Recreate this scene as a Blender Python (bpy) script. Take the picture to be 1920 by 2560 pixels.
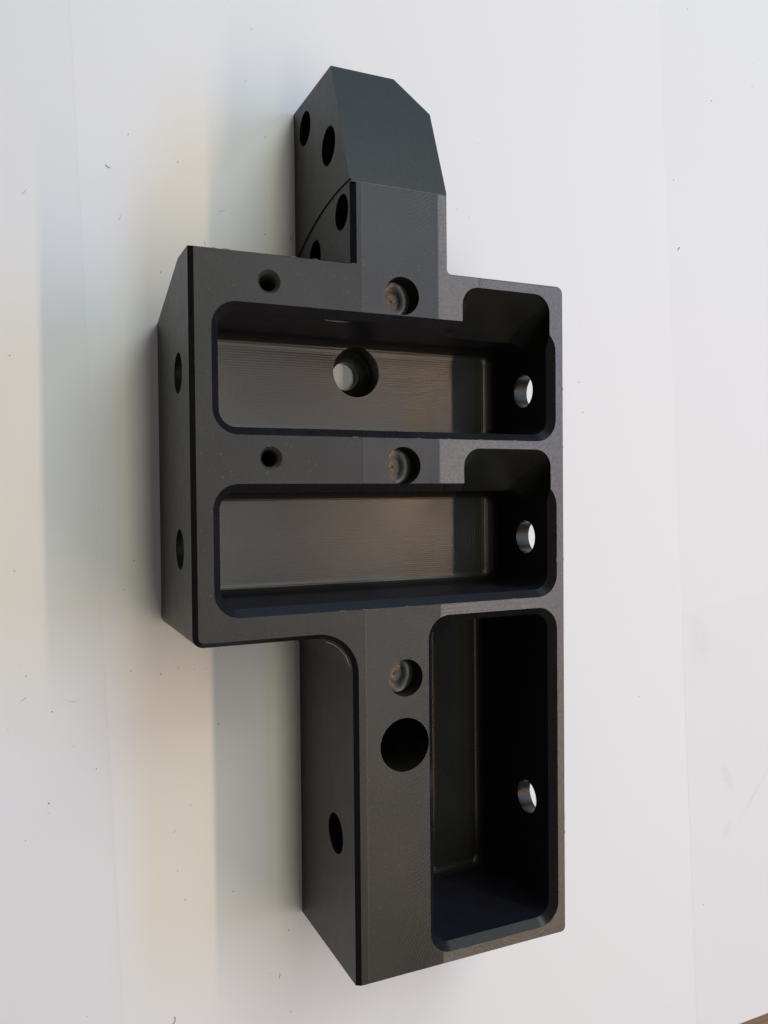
import bpy, bmesh, math, random
from mathutils import Vector, Matrix

# ------------------------------------------------------------------ scene, camera, light
for o in list(bpy.data.objects):
    bpy.data.objects.remove(o)
scene = bpy.context.scene
COL = scene.collection
H = 0.06                      # height of the machined block in metres; all sizes below are in units of H

cam_d = bpy.data.cameras.new('camera')
cam = bpy.data.objects.new('camera', cam_d)
COL.objects.link(cam)
right = Vector((0.91004077, -0.00890754, 0.41442305))
down = Vector((-0.01637459, -0.99976124, 0.01446863))
fwd = Vector((0.41419522, -0.01995305, -0.90996934))
m = Matrix((right, -down, -fwd)).transposed().to_4x4()
m.translation = Vector((0, 0, 5.50053)) * H
cam.matrix_world = m
cam_d.sensor_fit = 'VERTICAL'
cam_d.sensor_height = 24.0
cam_d.sensor_width = 18.0
cam_d.lens = 2087.87 / 2560 * 24.0
cam_d.clip_start = 0.01
cam_d.clip_end = 50
scene.camera = cam

world = bpy.data.worlds.new('World')
scene.world = world
world.use_nodes = True
bg = world.node_tree.nodes['Background']
bg.inputs['Color'].default_value = (0.140, 0.118, 0.112, 1)
bg.inputs['Strength'].default_value = 1.0

scene.view_settings.view_transform = 'Standard'
scene.view_settings.look = 'None'
scene.view_settings.exposure = 0
scene.view_settings.gamma = 1
scene.view_settings.use_curve_mapping = False
scene.render.engine = 'CYCLES'

REF = Vector((0.2, -1.8, 0))          # bare paper left of the leg
def lamp(name, pos, target, sx, sy, want, along=(0, 1, 0)):
    """area lamp at pos (units of H) aimed at target; 'want' = the paper radiance it gives at REF"""
    pos, target = Vector(pos), Vector(target)
    z = (pos - target).normalized()
    y = Vector(along); y = (y - z * y.dot(z)).normalized()
    x = y.cross(z)
    g = 0.0; n = 12
    for i in range(n):
        for j in range(n):
            q = pos + x * sx * ((i + .5) / n - .5) + y * sy * ((j + .5) / n - .5)
            r = (REF - q); d2 = r.length_squared; rn = r.normalized()
            cl = max(0, -z.dot(rn)); cs = max(0, -rn.z)
            g += cl * cs / d2
    g /= n * n * math.pi * H * H      # irradiance per watt
    mx = max(want)
    ld = bpy.data.lights.new(name, 'AREA')
    ld.shape = 'RECTANGLE'; ld.size = sx * H; ld.size_y = sy * H
    ld.color = tuple(c / mx for c in want)
    ld.energy = mx / 0.82 * math.pi / g
    ob = bpy.data.objects.new(name, ld)
    mm = Matrix((x, y, z)).transposed().to_4x4(); mm.translation = pos * H
    ob.matrix_world = mm
    COL.objects.link(ob)
    return ob
lamp('tube_lamp', (8.1, -1.8, 11.0), (1.6, -0.5, 0), 0.34, 14, (0.190, 0.134, 0.090))
lamp('window_lamp', (38, 8, 31.5), (1.5, 0, 0), 6.5, 36, (0.026, 0.066, 0.148))
lamp('blue_tube_lamp', (11.8, 0, 40), (1.5, 0, 0), 0.8, 40, (0.006, 0.010, 0.030))
lamp('ceiling_lamp', (4.9, 1, 30), (1.5, 0, 0), 5.2, 42, (0.204, 0.204, 0.160))
lamp('high_fill_lamp', (11, 19, 20), (3, 2, 0), 10, 14, (0.118, 0.130, 0.126), along=(0, 0, 1))  # added fill lamp, brightens the paper towards the upper right
lamp('far_window_lamp', (8, 42, 14), (2, 0, 0), 34, 16, (0.007, 0.014, 0.022), along=(0, 0, 1))

# ------------------------------------------------------------------ node helpers
class NT:
    def __init__(s, mat):
        mat.use_nodes = True
        s.t = mat.node_tree; s.n = s.t.nodes; s.l = s.t.links
        s.bsdf = s.n['Principled BSDF']
    def node(s, typ, **kw):
        nd = s.n.new(typ)
        for k, v in kw.items(): setattr(nd, k, v)
        return nd
    def put(s, sock, v):
        if isinstance(v, bpy.types.NodeSocket): s.l.new(v, sock)
        else: sock.default_value = v
    def math(s, op, a, b=None, c=None):
        nd = s.node('ShaderNodeMath', operation=op)
        s.put(nd.inputs[0], a)
        if b is not None: s.put(nd.inputs[1], b)
        if c is not None: s.put(nd.inputs[2], c)
        return nd.outputs[0]
    def pos(s):
        """object position in units of H, measured from the picture's own origin"""
        tc = s.node('ShaderNodeTexCoord')
        vm = s.node('ShaderNodeVectorMath', operation='SCALE')
        s.l.new(tc.outputs['Object'], vm.inputs[0]); vm.inputs['Scale'].default_value = 1 / H
        return vm.outputs[0]
    def xyz(s, v):
        nd = s.node('ShaderNodeSeparateXYZ'); s.l.new(v, nd.inputs[0]); return nd.outputs
    def noise(s, v, scale, detail=2, rough=.5, dist=0):
        nd = s.node('ShaderNodeTexNoise'); s.l.new(v, nd.inputs['Vector'])
        nd.inputs['Scale'].default_value = scale; nd.inputs['Detail'].default_value = detail
        nd.inputs['Roughness'].default_value = rough; nd.inputs['Distortion'].default_value = dist
        return nd.outputs['Fac']
    def stretch(s, v, sc):
        nd = s.node('ShaderNodeVectorMath', operation='MULTIPLY'); s.l.new(v, nd.inputs[0]); nd.inputs[1].default_value = sc
        return nd.outputs[0]
    def rng(s, v, a, b, c=0., d=1., smooth=False):
        nd = s.node('ShaderNodeMapRange'); nd.clamp = True
        if smooth: nd.interpolation_type = 'SMOOTHSTEP'
        s.put(nd.inputs['Value'], v)
        for k, q in zip(('From Min', 'From Max', 'To Min', 'To Max'), (a, b, c, d)): s.put(nd.inputs[k], q)
        return nd.outputs['Result']
    def bump(s, h, strength, dist, normal=None):
        nd = s.node('ShaderNodeBump'); s.put(nd.inputs['Height'], h)
        s.put(nd.inputs['Strength'], strength); nd.inputs['Distance'].default_value = dist
        if normal: s.l.new(normal, nd.inputs['Normal'])
        return nd.outputs[0]
    def mixc(s, f, a, b):
        nd = s.node('ShaderNodeMix', data_type='RGBA')
        s.put(nd.inputs[0], f); s.put(nd.inputs[6], a); s.put(nd.inputs[7], b)
        return nd.outputs[2]
    def set(s, name, v): s.put(s.bsdf.inputs[name], v)

ORG = (2.1, -0.2, 0)          # base of the block, in units of H
BLACK = (0.0108, 0.0120, 0.0100, 1)

def plastic(name, rough=.42, grain=.10, gscale=110, streak=None, spec=.5, col=BLACK):
    """black engineering plastic: fine machined grain, optional directional streaks"""
    mt = bpy.data.materials.new(name); N = NT(mt); p = N.pos()
    g = N.noise(p, gscale, 3, .6)
    b = N.noise(p, 9, 3, .55)
    N.set('Base Color', N.mixc(N.rng(b, .3, .7), col, tuple(v * 1.22 for v in col[:3]) + (1,)))
    N.set('Roughness', N.math('ADD', N.rng(b, .3, .7, rough - .03, rough + .03), N.rng(g, .3, .7, -.03, .03)))
    N.set('Specular IOR Level', spec)
    nrm = N.bump(g, grain, .004 * H)
    if streak:
        st = N.noise(N.stretch(p, streak), 1.0, 2, .6)
        nrm = N.bump(st, grain * 1.4, .004 * H, nrm)
    N.set('Normal', nrm)
    return mt

def milled_top(name):
    """the faced upper side: lengthwise cutter lanes with their own finish, arc marks and grain with painted sparkle"""
    mt = bpy.data.materials.new(name); N = NT(mt); p = N.pos(); X = N.xyz(p)
    x = N.math('ADD', X[0], ORG[0]); y = N.math('ADD', X[1], ORG[1])
    wob = N.math('MULTIPLY', N.math('SUBTRACT', N.noise(N.stretch(p, (0, 6, 0)), 12, 2), .5), .012)
    xw = N.math('ADD', x, wob)
    lane2 = N.rng(xw, 1.921, 1.929); lane3 = N.rng(xw, 2.420, 2.430); lane4 = N.rng(xw, 2.92, 3.01)
    fine = N.noise(p, 150, 3, .7)
    mid = N.noise(p, 45, 4, .65)
    big = N.noise(p, 3.2, 3, .5)
    # arc marks: y + sqrt(R^2-(x-xc)^2) = n * feed
    def arcs(xc, R, feed):
        dx = N.math('SUBTRACT', x, xc)
        s = N.math('SQRT', N.math('MAXIMUM', N.math('SUBTRACT', R * R, N.math('MULTIPLY', dx, dx)), 0.0))
        ph = N.math('DIVIDE', N.math('ADD', y, s), feed)
        return N.math('SINE', N.math('MULTIPLY', ph, 6.2832))
    a1 = arcs(2.10, .40, .027); a2 = arcs(3.05, .34, .025)
    inl2 = N.math('SUBTRACT', lane2, lane3)
    patch = N.rng(N.noise(p, 2.3, 2, .5), .36, .72)
    edge = N.rng(x, 2.16, 2.42, .0, 1.)
    fan = N.math('MULTIPLY', N.rng(y, -2.45, -2.68), N.math('MULTIPLY', N.rng(x, 1.95, 2.18), N.rng(x, 2.40, 2.36)))
    fanw = N.math('SINE', N.math('MULTIPLY', N.math('ADD', N.math('MULTIPLY', x, .92), N.math('MULTIPLY', N.math('MULTIPLY', N.math('ADD', y, 3.6), N.math('ADD', y, 3.6)), -.28)), 6.2832 / .0195))
    am = N.math('ADD', N.math('MULTIPLY', N.math('MULTIPLY', a1, inl2), N.math('MULTIPLY', patch, edge)),
                N.math('MULTIPLY', N.math('MULTIPLY', a2, lane3), N.math('MULTIPLY', patch, .7)))
    am = N.math('ADD', am, N.math('MULTIPLY', N.math('MULTIPLY', fan, fanw), N.rng(mid, .3, .6, .3, .9)))
    hgt = N.math('ADD', N.math('MULTIPLY', fine, .75), N.math('MULTIPLY', mid, N.rng(lane3, 0, 1, .35, .8)))
    nrm = N.bump(hgt, .42, .006 * H)
    nrm = N.bump(am, .34, .003 * H, nrm)
    r = N.math('ADD', N.rng(big, .3, .7, .40, .47), N.math('MULTIPLY', lane2, -.03))
    r = N.math('ADD', r, N.math('MULTIPLY', lane3, -.03))
    r = N.math('ADD', r, N.math('MULTIPLY', lane4, -.03))
    r = N.math('ADD', r, N.rng(fine, .3, .7, -.04, .04))
    N.set('Roughness', r)
    c = N.mixc(N.rng(mid, .35, .7), BLACK, (0.0140, 0.0145, 0.0128, 1))
    ridge = N.math('MULTIPLY', N.rng(N.math('ABSOLUTE', N.math('SUBTRACT', xw, 1.925)), .006, .002), N.rng(mid, .35, .65, .15, 1.))
    c = N.mixc(N.math('MULTIPLY', ridge, .5), c, (0.075, 0.072, 0.066, 1))
    sp = N.rng(N.noise(p, 70, 1, .5), .72, .77)
    c = N.mixc(N.math('MULTIPLY', sp, .6), c, (0.12, 0.118, 0.11, 1))  # glints of the grain painted as pale flecks
    c = N.mixc(N.math('MULTIPLY', lane3, N.rng(mid, .32, .68, .35, 1.)), c, (0.094, 0.081, 0.063, 1))
    N.set('Base Color', c); N.set('Normal', nrm); N.set('Specular IOR Level', N.math('ADD', N.math('MULTIPLY', lane2, .08), N.rng(lane3, 0, 1, .42, .76)))
    return mt

def milled_floor(name, x0, x1, y0, y1, feed=.0165, rough=.31, weave=.45, depth=.19, spec=.55):
    """pocket floor: rectangular spiral tool path, so ridges follow the nearest wall and mitre at the corners"""
    mt = bpy.data.materials.new(name); N = NT(mt); p = N.pos(); X = N.xyz(p)
    x = N.math('ADD', X[0], ORG[0]); y = N.math('ADD', X[1], ORG[1])
    dx = N.math('MINIMUM', N.math('SUBTRACT', x, x0), N.math('SUBTRACT', x1, x))
    dy = N.math('MINIMUM', N.math('SUBTRACT', y, y0), N.math('SUBTRACT', y1, y))
    d = N.math('MINIMUM', dx, dy)
    horiz = N.math('LESS_THAN', dy, dx)                 # 1 where the path runs along x
    along = N.math('ADD', N.math('MULTIPLY', x, horiz), N.math('MULTIPLY', y, N.math('SUBTRACT', 1.0, horiz)))
    s1 = N.math('SINE', N.math('MULTIPLY', d, 6.2832 / feed))
    row = N.math('FLOOR', N.math('DIVIDE', d, feed))
    s2 = N.math('SINE', N.math('ADD', N.math('MULTIPLY', along, 6.2832 / (feed * .95)), N.math('MULTIPLY', row, 2.6)))
    amp = N.rng(N.noise(p, 1.6, 2, .5), .35, .65, .35, 1.0)
    hgt = N.math('MULTIPLY', N.math('ADD', s1, N.math('MULTIPLY', s2, weave)), amp)
    fine = N.noise(p, 130, 2, .6)
    hgt = N.math('MULTIPLY', hgt, N.rng(horiz, 0, 1, .12 if weave < .2 else .8, 1.0))
    nrm = N.bump(hgt, depth, .0022 * H)
    nrm = N.bump(fine, .08, .004 * H, nrm)
    big = N.noise(p, 2.6, 3, .5)
    N.set('Base Color', N.mixc(N.rng(N.math('MULTIPLY', s1, s2), -.6, .6), (0.0140, 0.0138, 0.0115, 1), (0.0175, 0.0170, 0.0145, 1)))
    N.set('Roughness', N.rng(big, .3, .7, rough - .03, rough + .03)); N.set('Specular IOR Level', spec)
    N.set('Normal', nrm)
    return mt

M_TOP = milled_top('black_plastic_faced_top')
M_SIDE = plastic('black_plastic_side', .40, .07, 90, (3, 3, 120), spec=.32)
M_WALL = plastic('black_plastic_pocket_wall', .50, .05, 80, (6, 6, 60), spec=.32, col=(.011, .0112, .018, 1))
M_EDGE = plastic('black_plastic_chamfer', .30, .02, 90, spec=.15, col=(.007, .007, .008, 1))
M_HOLE = plastic('black_plastic_hole', .30, .03, 60, (3, 3, 60))
M_THREAD = plastic('black_plastic_thread', .33, .03, 60, spec=.8, col=(.03, .029, .026, 1))
M_RIM = plastic('black_plastic_rim', .28, .02, 90, spec=.30, col=(.009, .0092, .0110, 1))
M_RELIEF = plastic('black_plastic_relief', .36, .05, 90, spec=.35)
M_SLOPE = plastic('black_plastic_slope', .38, .16, 70, (50, 3, 50), spec=.38)
M_BURR_GLINT = bpy.data.materials.new('pale_burr_and_glint'); _n = NT(M_BURR_GLINT)
_n.set('Base Color', (0.13, 0.13, 0.125, 1)); _n.set('Roughness', .5)

# ------------------------------------------------------------------ paper and table (the setting)
def tag(o, label=None, cat=None, group=None, kind=None):
    for k, v in (('label', label), ('category', cat), ('group', group), ('kind', kind)):
        if v: o[k] = v
    return o

def paper_mat(name, col, stains=(), crease=0.0):
    mt = bpy.data.materials.new(name); N = NT(mt)
    geo = N.node('ShaderNodeNewGeometry')
    vm = N.node('ShaderNodeVectorMath', operation='SCALE'); N.l.new(geo.outputs['Position'], vm.inputs[0]); vm.inputs['Scale'].default_value = 1 / H
    p = vm.outputs[0]
    fib = N.noise(p, 60, 4, .65); cloud = N.noise(p, .9, 3, .5)
    c = N.mixc(N.rng(fib, .3, .7), tuple(v * .985 for v in col) + (1,), tuple(col) + (1,))
    c = N.mixc(N.rng(cloud, .35, .65, 0, .25), c, tuple(v * q for v, q in zip(col, (.985, .985, .97))) + (1,))
    for sx, sy, rx, ry, rot, a in stains:
        mp = N.node('ShaderNodeMapping', vector_type='TEXTURE'); N.l.new(p, mp.inputs[0])
        mp.inputs['Location'].default_value = (sx, sy, 0); mp.inputs['Rotation'].default_value = (0, 0, rot); mp.inputs['Scale'].default_value = (rx, ry, 1)
        q = N.node('ShaderNodeVectorMath', operation='LENGTH'); N.l.new(N.stretch(mp.outputs[0], (1, 1, 0)), q.inputs[0])
        f = N.math('MULTIPLY', N.rng(q.outputs['Value'], 1.0, .15, 0, a, True), N.rng(N.noise(p, 9, 3), .35, .65, .3, 1))
        c = N.mixc(f, c, tuple(v * q_ for v, q_ in zip(col, (.72, .68, .64))) + (1,))
    N.set('Base Color', c); N.set('Roughness', .85); N.set('Specular IOR Level', .2)
    nrm = N.bump(fib, .05, .01 * H)
    if crease: nrm = N.bump(cloud, crease, .3 * H, nrm)
    N.set('Normal', nrm)
    return mt

def sheet(name, pts, z, mat, label, cat='paper', wav=.0, nx=40, ny=60, thick=.0008):
    """paper sheet from four corners (units of H), real thickness, faint waves"""
    bm = bmesh.new(); rows = []
    a, b, c, d = [Vector((q[0], q[1], 0)) for q in pts]
    rnd = random.Random(len(name)); ph = [rnd.uniform(0, 6) for _ in range(4)]
    for j in range(ny + 1):
        r = []
        for i in range(nx + 1):
            u, v = i / nx, j / ny
            q = (a * (1 - u) + b * u) * (1 - v) + (d * (1 - u) + c * u) * v
            w = wav * (math.sin(q.x * 1.1 + ph[0]) * math.sin(q.y * .7 + ph[1]) + .5 * math.sin(q.x * .5 + q.y * 1.3 + ph[2]))
            r.append(bm.verts.new((q.x * H, q.y * H, (z + w) * H)))
        rows.append(r)
    for j in range(ny):
        for i in range(nx):
            bm.faces.new((rows[j][i], rows[j][i + 1], rows[j + 1][i + 1], rows[j + 1][i]))
    top = list(bm.faces)
    ex = bmesh.ops.extrude_face_region(bm, geom=top)
    for g in ex['geom']:
        if isinstance(g, bmesh.types.BMVert): g.co.z += thick * H
    bmesh.ops.recalc_face_normals(bm, faces=bm.faces)
    me = bpy.data.meshes.new(name); bm.to_mesh(me); bm.free()
    for f in me.polygons: f.use_smooth = False
    ob = bpy.data.objects.new(name, me); COL.objects.link(ob); me.materials.append(mat)
    tag(ob, label, cat)
    return ob

table_mat = bpy.data.materials.new('brown_wood'); N = NT(table_mat)
geo = N.node('ShaderNodeNewGeometry')
vm = N.node('ShaderNodeVectorMath', operation='SCALE'); N.l.new(geo.outputs['Position'], vm.inputs[0]); vm.inputs['Scale'].default_value = 1 / H
gr = N.noise(N.stretch(vm.outputs[0], (1.2, 9, 1)), 3, 5, .6, .4)
N.set('Base Color', N.mixc(N.rng(gr, .3, .7), (0.16, 0.105, 0.06, 1), (0.27, 0.19, 0.12, 1))); N.set('Roughness', .5)
bm = bmesh.new()
vs = [bm.verts.new((x * H, y * H, z * H)) for z in (-.9, -.06) for x, y in ((-30, -30), (40, -30), (40, 40), (-30, 40))]
for f in ((3, 2, 1, 0), (4, 5, 6, 7), (0, 1, 5, 4), (1, 2, 6, 5), (2, 3, 7, 6), (3, 0, 4, 7)): bm.faces.new([vs[i] for i in f])
me = bpy.data.meshes.new('table'); bm.to_mesh(me); bm.free(); me.materials.append(table_mat)
tb = bpy.data.objects.new('table_top', me); COL.objects.link(tb); tag(tb, kind='structure')

M_PAPER = paper_mat('white_paper', (.82, .82, .82))
M_PAPER2 = paper_mat('white_paper_under', (.80, .80, .80), crease=.02)
M_PAPER3 = paper_mat('white_paper_smudged', (.795, .79, .79),
                     stains=((5.53, -1.30, .16, .30, .2, .20), (5.86, -2.55, .08, .20, .5, .28), (5.86, -3.02, .07, .14, -.6, .20), (6.2, -2.75, .02, .5, -.7, .25)), crease=.05)
sheet('paper_sheet', ((0.86, -9.5), (5.715, -9.5), (4.72, 12.0), (0.10, 12.0)), -.0008, M_PAPER,
      'long white sheet directly under the black machined block', nx=4, ny=10)
sheet('paper_sheet', ((5.504, -4.835), (9.5, -4.80), (9.5, -.52), (5.329, -1.03)), -.0008, M_PAPER3,
      'smudged white sheet peeking out at lower right beside the long sheet', wav=.0, nx=60, ny=50)
sheet('paper_sheet', ((-14, -4.825), (16, -4.805), (16, 22), (-14, 22)), -.0017, M_PAPER2,
      'broad white backing sheet spread beneath the other sheets', nx=4, ny=4)

# ------------------------------------------------------------------ solid helpers for the block
def tmat(name):
    return bpy.data.materials.get(name) or bpy.data.materials.new(name)

def mesh_obj(name, verts, faces, fm=None, mats=()):
    me = bpy.data.meshes.new(name)
    me.from_pydata([tuple(v) for v in verts], [], faces); me.update()
    for mn in mats: me.materials.append(tmat(mn))
    if fm:
        for p, i in zip(me.polygons, fm): p.material_index = i
    bm = bmesh.new(); bm.from_mesh(me); bmesh.ops.recalc_face_normals(bm, faces=bm.faces); bm.to_mesh(me); bm.free()
    return bpy.data.objects.new(name, me)

def loft(name, rings, mats, ringmat, capmat=(0, 0)):
    """closed solid from a stack of equal-count rings"""
    n = len(rings[0]); v = [q for r in rings for q in r]; f = []; fm = []
    for k in range(len(rings) - 1):
        for i in range(n):
            j = (i + 1) % n
            f.append((k * n + i, k * n + j, (k + 1) * n + j, (k + 1) * n + i)); fm.append(ringmat[k])
    f.append(tuple(range(n - 1, -1, -1))); fm.append(capmat[0])
    L = (len(rings) - 1) * n
    f.append(tuple(range(L, L + n))); fm.append(capmat[1])
    return mesh_obj(name, v, f, fm, mats)

def rrect(x0, x1, y0, y1, r, z, seg=10):
    pts = []
    for cx, cy, a0 in ((x1 - r, y1 - r, 0), (x0 + r, y1 - r, 90), (x0 + r, y0 + r, 180), (x1 - r, y0 + r, 270)):
        for i in range(seg + 1):
            a = math.radians(a0 + 90 * i / seg)
            pts.append((cx + r * math.cos(a), cy + r * math.sin(a), z))
    return pts

def pocket_cutter(key, x0, x1, y0, y1, r, ch, zf, fil, notch=False):
    """x0.. = wall planes; ch = rim chamfer (0 = none); fil = floor fillet"""
    mats = [key + ':wall', key + ':floor', key + ':chamfer']
    rings = []; rm = []
    up = .04
    if ch:
        rings.append(rrect(x0 - ch - up, x1 + ch + up, y0 - ch - up, y1 + ch + up, r + ch + up, 1 + up)); rm.append(2)
        rings.append(rrect(x0, x1, y0, y1, r, 1 - ch)); rm.append(0)
    else:
        rings.append(rrect(x0, x1, y0, y1, r, 1 + up)); rm.append(0)
    k = 5
    for i in range(k + 1):
        a = math.radians(90 * i / k)
        ins = fil * (1 - math.cos(a)); z = zf + fil * (1 - math.sin(a))
        rings.append(rrect(x0 + ins, x1 - ins, y0 + ins, y1 - ins, max(r - ins, .012), z))
        if i < k: rm.append(1)
    return loft('cut', [[(a, b, c) for a, b, c in rr] for rr in rings], mats, rm, (0, 1))

def slant(key, x0, x1, y0, y1, r=.115):
    """relief milled at an angle: its back wall leans down into the pocket"""
    rings = [[(a, b + (z - 1) / 1.2, c) for a, b, c in rrect(x0, x1, y0, y1, r, z)] for z in (1.04, .62)]
    return loft('cut', rings, [key + ':relief'], [0])

def lathe(key, prof, origin, axis, seg=40, mats=None, fm=None):
    """solid of revolution; prof = [(radius, distance along axis)]"""
    axis = Vector(axis).normalized(); o = Vector(origin)
    u = axis.orthogonal().normalized(); w = axis.cross(u)
    rings = []
    for r, t in prof:
        rings.append([tuple(o + axis * t + (u * math.cos(2 * math.pi * i / seg) + w * math.sin(2 * math.pi * i / seg)) * max(r, .0008)) for i in range(seg)])
    mats = mats or [key]
    return loft('cut', rings, mats, fm or [0] * (len(prof) - 1), (0, len(mats) - 1))

def prism_x(key, yz, x0, x1):
    return loft('cut', [[(x0, y, z) for y, z in yz], [(x1, y, z) for y, z in yz]], [key], [0])

# --- outline of the block with per-edge top chamfer
XB, XG, XA, XR, XAR = 0.916, 1.850, 1.852, 3.345, 2.488
YT, YB, YG, YE = 1.348, -0.822, -2.900, 2.615
C = .027; c0 = .006
def arc(cx, cy, r, a0, a1, n):
    return [(cx + r * math.cos(math.radians(a0 + (a1 - a0) * i / n)), cy + r * math.sin(math.radians(a0 + (a1 - a0) * i / n))) for i in range(n + 1)]
poly = []     # (x, y, chamfer of the edge that starts here)
def add(pts, ch):
    for p in pts: poly.append((p[0], p[1], ch))
add([(XB, YT)], C)
add(arc(XB + .06, YB + .06, .06, 180, 270, 6), C)
add(arc(XG - .225, YB - .225, .225, 90, 0, 14), C)
poly.append((XG, YG, c0))
add(arc(XR - .03, YG + .03, .03, 270, 360, 4), c0)
add(arc(XR - .045, YT - .045, .045, 0, 90, 5), c0)
add(arc(XAR + .03, YT + .03, .03, 270, 180, 4), c0)
add([(XAR, 2.400), (2.275, YE), (XA, YE)], c0)
add([(XA, YT)], c0)
def inset(P):
    n = len(P); out = []
    for i in range(n):
        p0, p1, p2 = P[i - 1], P[i], P[(i + 1) % n]
        d1 = Vector((p1[0] - p0[0], p1[1] - p0[1])).normalized(); d2 = Vector((p2[0] - p1[0], p2[1] - p1[1])).normalized()
        n1 = Vector((-d1.y, d1.x)); n2 = Vector((-d2.y, d2.x)); a, b = p0[2], p1[2]
        det = n1.x * n2.y - n1.y * n2.x
        if abs(det) < 1e-4:
            s = n1 * max(a, b)
        else:
            s = Vector(((a * n2.y - b * n1.y) / det, (n1.x * b - n2.x * a) / det))
        out.append((p1[0] + s.x, p1[1] + s.y))
    return out
ins = inset(poly)
r0 = [(x, y, .0) for x, y, _ in poly]
r1 = [(x, y, 1 - max(poly[i - 1][2], c)) for i, (x, y, c) in enumerate(poly)]
r2 = [(x, y, 1.0) for x, y in ins]
body = loft('body', [r0, r1, r2], ['body:side', 'body:top', 'body:chamfer'], [0, 2], (0, 1))

cutters = []
# pockets, walls and rim chamfers
CH = .045
cutters.append(pocket_cutter('pocket_a', 1.079, 3.241, .385, 1.024, .10, CH, .28, .075))
cutters.append(slant('pocket_a', 2.593, 3.2405, .80, 1.285))
cutters.append(pocket_cutter('pocket_b', 1.077, 3.244, -.624, .025, .10, CH, .28, .075))
cutters.append(slant('pocket_b', 2.596, 3.2435, -.20, .287))
cutters.append(pocket_cutter('pocket_c', 2.384, 3.243, -2.786, -.783, .10, CH, .105, .065))
# end slope of the arm, undercut of the box end
cutters.append(prism_x('arm:slope', [(1.822, 1.0), (1.80, 1.2), (2.8, 1.2), (2.8, .639)], 1.5, 2.7))
cutters.append(prism_x('body:side', [(1.345, .70), (1.6, .70), (1.6, -.2), (1.049, -.2)], .7, 1.84))
# shallow recess with its curved step on the arm's flank, and its top chamfer
cy_, cz_, R_ = -.304, .962, 2.140
arcpts = [(cy_ + R_ * math.cos(math.radians(a)), cz_ + R_ * math.sin(math.radians(a))) for a in [2.2 - i * 30.2 / 22 for i in range(23)]]
cutters.append(prism_x('arm:recess', arcpts + [(1.349, -.1), (1.349, 1.1)], 1.6, XA + .008))
xr = XA + .008; cc = .030
cutters.append(loft('cut', [[(xr - .05, y, 1 - cc - .05), (xr + cc + .05, y, 1 + .05), (xr - .05, y, 1 + .05)] for y in (1.3485, 1.818)], ['arm:chamfer'], [0]))
# blind holes on top
for k, (x, y) in enumerate(((2.180, 1.187), (2.181, .176), (2.184, -1.099))):
    cutters.append(lathe('blind_%d' % k, [(.113, .05), (.113, -.118), (.110, -.127), (.100, -.134), (.080, -.139), (.050, -.141), (.026, -.138), (.010, -.142), (.0, -.143)], (x, y, 1), (0, 0, 1), 44))
cutters.append(lathe('bore', [(.162, .05), (.162, -.7), (0, -.72)], (2.174, -1.502, 1), (0, 0, 1), 56))
for k, (x, y) in enumerate(((1.361, 1.193), (1.360, .213))):
    pr = [(.066, .05), (.066, -.001), (.058, -.009)]; t = -.014
    for i in range(26):
        pr += [(.061 if i % 2 == 0 else .050, t)]; t -= .010
    pr += [(.0, t - .03)]
    cutters.append(lathe('thread_%d' % k, pr, (x, y, 1), (0, 0, 1), 36))
# counterbored hole through the first pocket's floor
cutters.append(lathe('counterbore', [(.168, .45), (.168, .125), (.150, .112), (.140, .10), (.118, .085), (.098, .075), (.098, -.1)], (2.180, .831, 0), (0, 0, 1), 48))
# cross holes
for k, (y, z) in enumerate(((.706, .672), (-.300, .655))):
    cutters.append(lathe('cross_l%d' % k, [(.117, -.2), (.117, .3)], (XB, y, z), (1, 0, 0), 40))
for k, (y, z) in enumerate(((.701, .692), (-.292, .705), (-2.080, .705))):
    cutters.append(lathe('cross_r%d' % k, [(.112, -.08), (.112, .3)], (3.2, y, z), (1, 0, 0), 40))
cutters.append(lathe('leg_hole', [(.124, -.2), (.124, .42), (0, .46)], (XG, -2.103, .667), (1, 0, 0), 40))
for k, (y, z, r) in enumerate(((2.427, .224, .109), (2.150, .654, .117), (1.688, .842, .105), (1.543, .372, .108))):
    cutters.append(lathe('arm_hole_%d' % k, [(r, -.2), (r, .34), (0, .40)], (XA, y, z), (1, 0, 0), 36))

# a thin break on nothing else: apply the cuts
COL.objects.link(body)
for c in cutters:
    COL.objects.link(c)
    md = body.modifiers.new('cut', 'BOOLEAN'); md.operation = 'DIFFERENCE'; md.object = c; md.solver = 'EXACT'
    md.material_mode = 'TRANSFER'
deps = bpy.context.evaluated_depsgraph_get()
ev = body.evaluated_get(deps)
solid = bpy.data.meshes.new_from_object(ev, depsgraph=deps)
names = [mt.name if mt else '' for mt in solid.materials]
for o in [body] + cutters: bpy.data.objects.remove(o)

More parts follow.
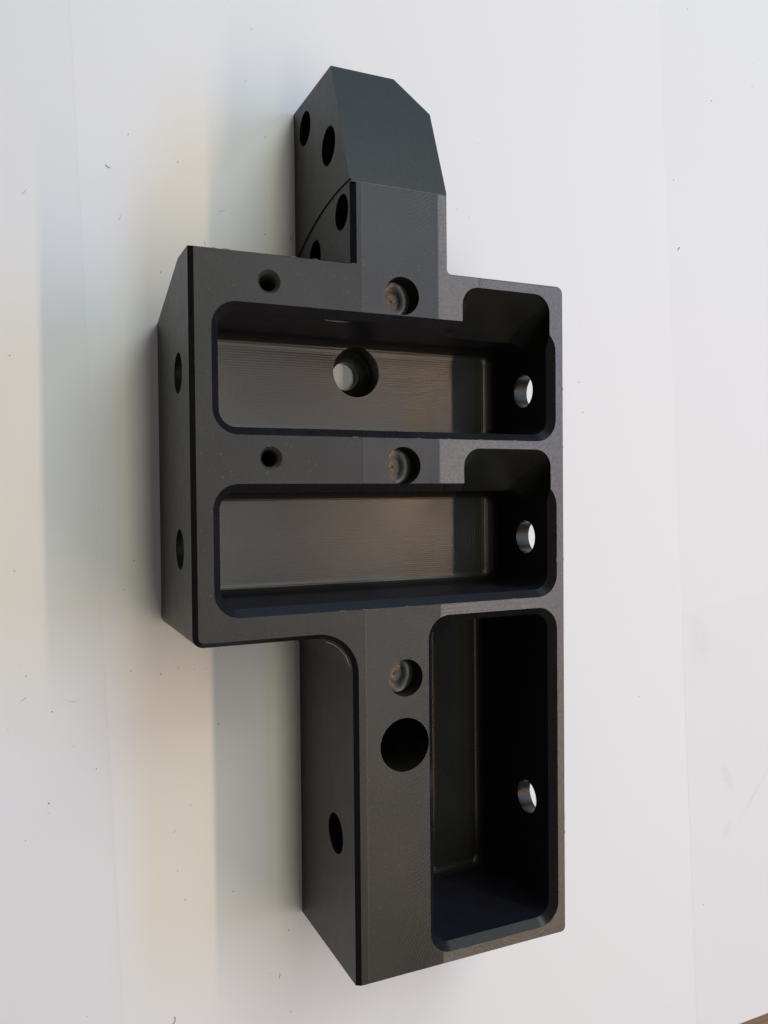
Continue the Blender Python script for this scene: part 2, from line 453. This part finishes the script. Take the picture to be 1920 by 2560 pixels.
# ------------------------------------------------------------------ split the solid into its parts
YL = YB - .2265
bm = bmesh.new(); bm.from_mesh(solid)
bmesh.ops.remove_doubles(bm, verts=bm.verts, dist=1e-5)
bmesh.ops.triangulate(bm, faces=[f for f in bm.faces if len(f.verts) > 4], ngon_method='BEAUTY')
for co, no in (((0, YT + .0005, 0), (0, 1, 0)), ((0, YL, 0), (0, 1, 0))):
    fs = [f for f in bm.faces if names[f.material_index].startswith(('body', 'arm'))]
    es = list({e for f in fs for e in f.edges}); vsl = list({v for f in fs for v in f.verts})
    bmesh.ops.bisect_plane(bm, geom=vsl + es + fs, dist=1e-5, plane_co=co, plane_no=no)
bm.normal_update()
groups = {}
for f in bm.faces:
    nm = names[f.material_index]
    if nm.startswith(('body', 'arm:')):
        cy = f.calc_center_median().y
        part = 'arm' if (cy > YT + .0004 or nm.startswith('arm:')) else ('leg' if cy < YL else 'box')
        sub = nm.split(':')[1]
        key = (part, {'top': 'top', 'side': 'side', 'recess': 'side', 'slope': 'slope', 'chamfer': 'chamfer'}[sub])
    else:
        key = tuple((nm + ':main').split(':')[:2])
    groups.setdefault(key, []).append(f)

root = bpy.data.objects.new('machined_block', None)
root.location = Vector(ORG) * H; root.empty_display_size = .02
COL.objects.link(root)
tag(root, 'black machined plastic block with three milled pockets, tapered arm and drilled holes', 'machined part')
def split(name, faces, mat, parent):
    vmap = {}; vl = []; fl = []
    for f in faces:
        idx = []
        for v in f.verts:
            if v.index not in vmap:
                vmap[v.index] = len(vl); vl.append(((v.co.x - ORG[0]) * H, (v.co.y - ORG[1]) * H, (v.co.z - ORG[2]) * H))
            idx.append(vmap[v.index])
        fl.append(idx)
    me = bpy.data.meshes.new(name); me.from_pydata(vl, [], fl); me.update()
    me.materials.append(mat)
    for p in me.polygons: p.use_smooth = True
    me.set_sharp_from_angle(angle=math.radians(28))
    ob = bpy.data.objects.new(name, me); COL.objects.link(ob); ob.parent = parent
    return ob
bm.verts.index_update()
def islands(faces):
    left = set(faces); out = []
    while left:
        st = [left.pop()]; cur = []
        while st:
            f = st.pop(); cur.append(f)
            for e in f.edges:
                for g in e.link_faces:
                    if g in left: left.discard(g); st.append(g)
        out.append(cur)
    return out
parts = {}
FLOORS = {'pocket_a': milled_floor('milled_floor_upper', 1.1, 3.2, .40, 1.00), 'pocket_b': milled_floor('milled_floor_middle', 1.1, 3.2, -.60, .01, .0145, depth=.15),
          'pocket_c': milled_floor('milled_floor_lower', 2.39, 3.2, -2.77, -.73, .021, .28, .05, .30, .24)}
for nm, lab in (('box', None), ('arm', 'arm with sloping tip'), ('leg', None)):
    nmz = {'box': 'pocket_frame', 'arm': 'tapered_arm', 'leg': 'lower_leg'}[nm]
    sides = groups.get((nm, 'side'), [])
    parts[nm] = split(nmz, sides, M_SIDE, root)
    split('top_face', groups[(nm, 'top')], M_TOP, parts[nm])
    for isl in islands(groups.get((nm, 'chamfer'), [])): split('chamfer', isl, M_EDGE, parts[nm])
    if (nm, 'slope') in groups: split('sloped_face', groups[(nm, 'slope')], M_SLOPE, parts[nm])
for k in ('pocket_a', 'pocket_b', 'pocket_c'):
    o = split('pocket', groups[(k, 'wall')], M_WALL, root)
    split('pocket_floor', groups[(k, 'floor')], FLOORS[k], o)
    for isl in islands(groups[(k, 'chamfer')]): split('chamfer', isl, M_RIM, o)
    if (k, 'relief') in groups: split('angled_relief', groups[(k, 'relief')], M_RELIEF, o)
for (k, s), fs in list(groups.items()):
    for pre, nmz in (('blind', 'blind_hole'), ('bore', 'bore'), ('thread', 'threaded_hole'), ('counterbore', 'counterbored_hole'), ('cross', 'cross_hole'), ('leg_hole', 'drilled_hole'), ('arm_hole', 'drilled_hole')):
        if k.startswith(pre): split(nmz, fs, M_THREAD if pre == 'thread' else M_HOLE, root)
bm.free()
print('GROUPS', {k: len(v) for k, v in groups.items()})

# ------------------------------------------------------------------ small burrs left on edges, plus a pale strip as edge glint
def ribbon(name, pts, r, parent, mat, seed=0, org=ORG, jit=1.0):
    rnd = random.Random(seed); vl = []; fl = []; n = 4
    P = [Vector(p) for p in pts]
    for i, p in enumerate(P):
        d = (P[min(i + 1, len(P) - 1)] - P[max(i - 1, 0)]).normalized()
        u = d.orthogonal().normalized(); w = d.cross(u)
        rr = r * rnd.uniform(.5, 1.4) * (0.35 if i in (0, len(P) - 1) else 1)
        q = p + Vector((rnd.uniform(-1, 1), rnd.uniform(-1, 1), rnd.uniform(-.3, .6))) * r * jit
        for k in range(n):
            a = 2 * math.pi * k / n
            vl.append(((q + u * math.cos(a) * rr + w * math.sin(a) * rr) - Vector(org)) * H)
    for i in range(len(P) - 1):
        for k in range(n):
            fl.append((i * n + k, i * n + (k + 1) % n, (i + 1) * n + (k + 1) % n, (i + 1) * n + k))
    fl.append(tuple(range(n - 1, -1, -1))); fl.append(tuple(range((len(P) - 1) * n, len(P) * n)))
    me = bpy.data.meshes.new(name); me.from_pydata([tuple(v) for v in vl], [], fl); me.materials.append(mat)
    ob = bpy.data.objects.new(name, me); COL.objects.link(ob); ob.parent = parent
    return ob
def line(a, b, n): return [Vector(a).lerp(Vector(b), i / n) for i in range(n + 1)]
ribbon('burr_and_glint', [(1.70, 1.026, .95), (1.72, 1.022, .925), (1.745, 1.022, .915), (1.80, 1.022, .914), (1.87, 1.022, .914)], .0045, root, M_BURR_GLINT, 1, jit=.4)
ribbon('burr_and_glint', [(XG - .225 + .21 * math.cos(math.radians(a)), YB - .225 + .21 * math.sin(math.radians(a)), .969) for a in range(75, 8, -5)], .0018, root, M_BURR_GLINT, 2, jit=.5)
ribbon('burr_and_glint', [(1.885 + .595 * i / 30, 1.8215 + .0012 * math.sin(i * 2.1), 1.0003) for i in range(31)], .0016, root, M_BURR_GLINT, 31, jit=.3)  # pale strip imitating the bright edge line at the slope break
rb = random.Random(5)
for k, (p, q) in enumerate((((.95, YT - .004, 1), (1.84, YT - .004, 1)), ((1.2, .341, 1), (3.1, .341, 1)), ((1.2, -.668, 1), (3.1, -.668, 1)), ((3.339, -2.8, 1), (3.339, 1.2, 1)), ((2.5, -2.83, 1), (3.1, -2.83, 1)), ((3.289, -.5, 1), (3.289, .0, 1)))):
    p, q = Vector(p), Vector(q); d = (q - p)
    for i in range(5):
        t = rb.uniform(.02, .95); ln = rb.uniform(.012, .05) / d.length
        ribbon('burr_and_glint', [p + d * (t + ln * u / 5) + Vector((rb.uniform(-.002, .002), rb.uniform(-.002, .002), rb.uniform(0, .003))) for u in range(6)], rb.uniform(.0012, .0026), root, M_BURR_GLINT, 40 + k * 7 + i, jit=.5)

# ------------------------------------------------------------------ chips and dust on the paper
M_CHIP = bpy.data.materials.new('dark_chip'); _n = NT(M_CHIP)
_n.set('Base Color', (0.28, 0.27, 0.26, 1)); _n.set('Roughness', .6)
SPK = [(1.56, 3.127), (1.518, 2.774), (1.061, 2.167), (0.753, 2.291), (1.648, 2.425), (1.636, 1.772), (1.403, 3.27), (0.942, 1.448), (0.047, 0.857), (0.541, -0.078), (0.748, -0.4), (0.655, -0.582), (0.685, -0.584), (0.052, -0.437), (0.073, -1.016), (0.106, -1.079), (0.0, -1.393), (0.249, -1.313), (0.371, -1.544), (0.223, -1.876), (0.217, -1.934), (0.087, -2.081), (0.72, -1.106), (0.906, -1.141), (1.02, -1.113), (1.122, -1.134), (1.201, -1.135), (1.278, -1.512), (1.087, -2.027), (0.997, -2.446), (1.043, -2.646), (1.364, -2.657), (1.823, -2.704), (1.75, -3.006), (1.612, -3.279), (0.424, -3.255), (1.758, -3.58), (0.503, -1.703), (1.282, -1.013), (5.401, 4.143), (5.076, 3.996), (6.186, 3.842), (6.167, 3.634), (5.679, 3.418), (3.316, 2.659), (5.246, 2.668), (3.232, 2.087), (3.124, 2.138), (4.258, 1.368), (4.245, 0.899), (4.284, 0.658), (5.577, -3.643), (5.19, -4.453), (4.851, -1.718)]
rnd = random.Random(7)
bm = bmesh.new()
for x, y in SPK:
    s = rnd.uniform(.0020, .0042); a = rnd.uniform(0, 6.28); el = rnd.uniform(1.0, 2.2); n = 6
    zb = 0.0 if x < 5.2 else -.0002
    lo = []; hi = []
    for i in range(n):
        t = 2 * math.pi * i / n; rr = s * rnd.uniform(.7, 1.25)
        px, py = rr * math.cos(t) * el, rr * math.sin(t)
        qx, qy = px * math.cos(a) - py * math.sin(a), px * math.sin(a) + py * math.cos(a)
        lo.append(bm.verts.new(((x + qx) * H, (y + qy) * H, zb * H)))
        hi.append(bm.verts.new(((x + qx * .7) * H, (y + qy * .7) * H, (zb + s * .7) * H)))
    bm.faces.new(hi); bm.faces.new(lo[::-1])
    for i in range(n): bm.faces.new((lo[i], lo[(i + 1) % n], hi[(i + 1) % n], hi[i]))
me = bpy.data.meshes.new('dust'); bm.to_mesh(me); bm.free(); me.materials.append(M_CHIP)
ob = bpy.data.objects.new('dust', me); COL.objects.link(ob)
tag(ob, 'tiny dark specks of machining dust scattered over the white paper', 'dust', kind='stuff')

M_FIB = bpy.data.materials.new('grey_fibre'); _n = NT(M_FIB)
_n.set('Base Color', (0.42, 0.41, 0.40, 1)); _n.set('Roughness', .6)
def fibre(x, y, ang, ln, curl, r, label, cat, mat=M_FIB, zb=0.0):
    pts = []; n = 9; r *= .6; ln *= .85; a = math.radians(ang); px, py = x - math.cos(a) * ln / 2, y - math.sin(a) * ln / 2
    for i in range(n):
        pts.append((px - x, py - y, r * 1.1 + zb)); t = a + curl * (i / n - .5) * 2
        px += math.cos(t) * ln / n; py += math.sin(t) * ln / n
    o = ribbon('plastic_chip', pts, r, None, mat, int(x * 97 + y * 31), org=(0, 0, 0), jit=.2)
    o.location = Vector((x, y, 0)) * H
    tag(o, label, cat, 'loose chips on the paper')
    return o
fibre(.634, 2.077, -10, .05, .8, .004, 'small dark curl above the box corner at upper left of the paper', 'chip', M_CHIP)
fibre(.145, 1.852, 55, .06, .2, .003, 'thin grey fibre near the left edge, level with the arm', 'fibre')
fibre(.695, 1.767, 75, .05, .2, .0025, 'faint grey fibre above the top corner of the box', 'fibre')
fibre(1.226, 1.666, 115, .05, .4, .003, 'short fibre just above the top edge of the box', 'fibre')
fibre(1.351, 1.896, 25, .07, .2, .002, 'pale fibre in the shadow between box and arm', 'fibre')
fibre(1.819, 1.770, 110, .035, .3, .006, 'dark chip touching the foot of the arm', 'chip', M_CHIP)
fibre(.091, -1.215, 35, .055, .2, .003, 'short straight fibre at lower left edge of the paper', 'fibre')
fibre(.384, -1.251, 5, .10, .5, .002, 'long pale curved fibre below the box shadow', 'fibre')
fibre(.939, -3.399, 65, .12, 1.6, .0045, 'dark squiggle of swarf near the bottom edge of the picture', 'swarf', M_CHIP)
fibre(1.671, -3.30, 95, .06, .9, .003, 'curved fibre below the foot of the leg', 'fibre')
fibre(.980, -2.178, 40, .04, .2, .0025, 'small grey fibre in the middle of the leg shadow', 'fibre')
fibre(5.299, 2.093, 55, .05, .2, .006, 'grey fleck beside the sheet edge at upper right', 'chip', M_FIB, -.0002)
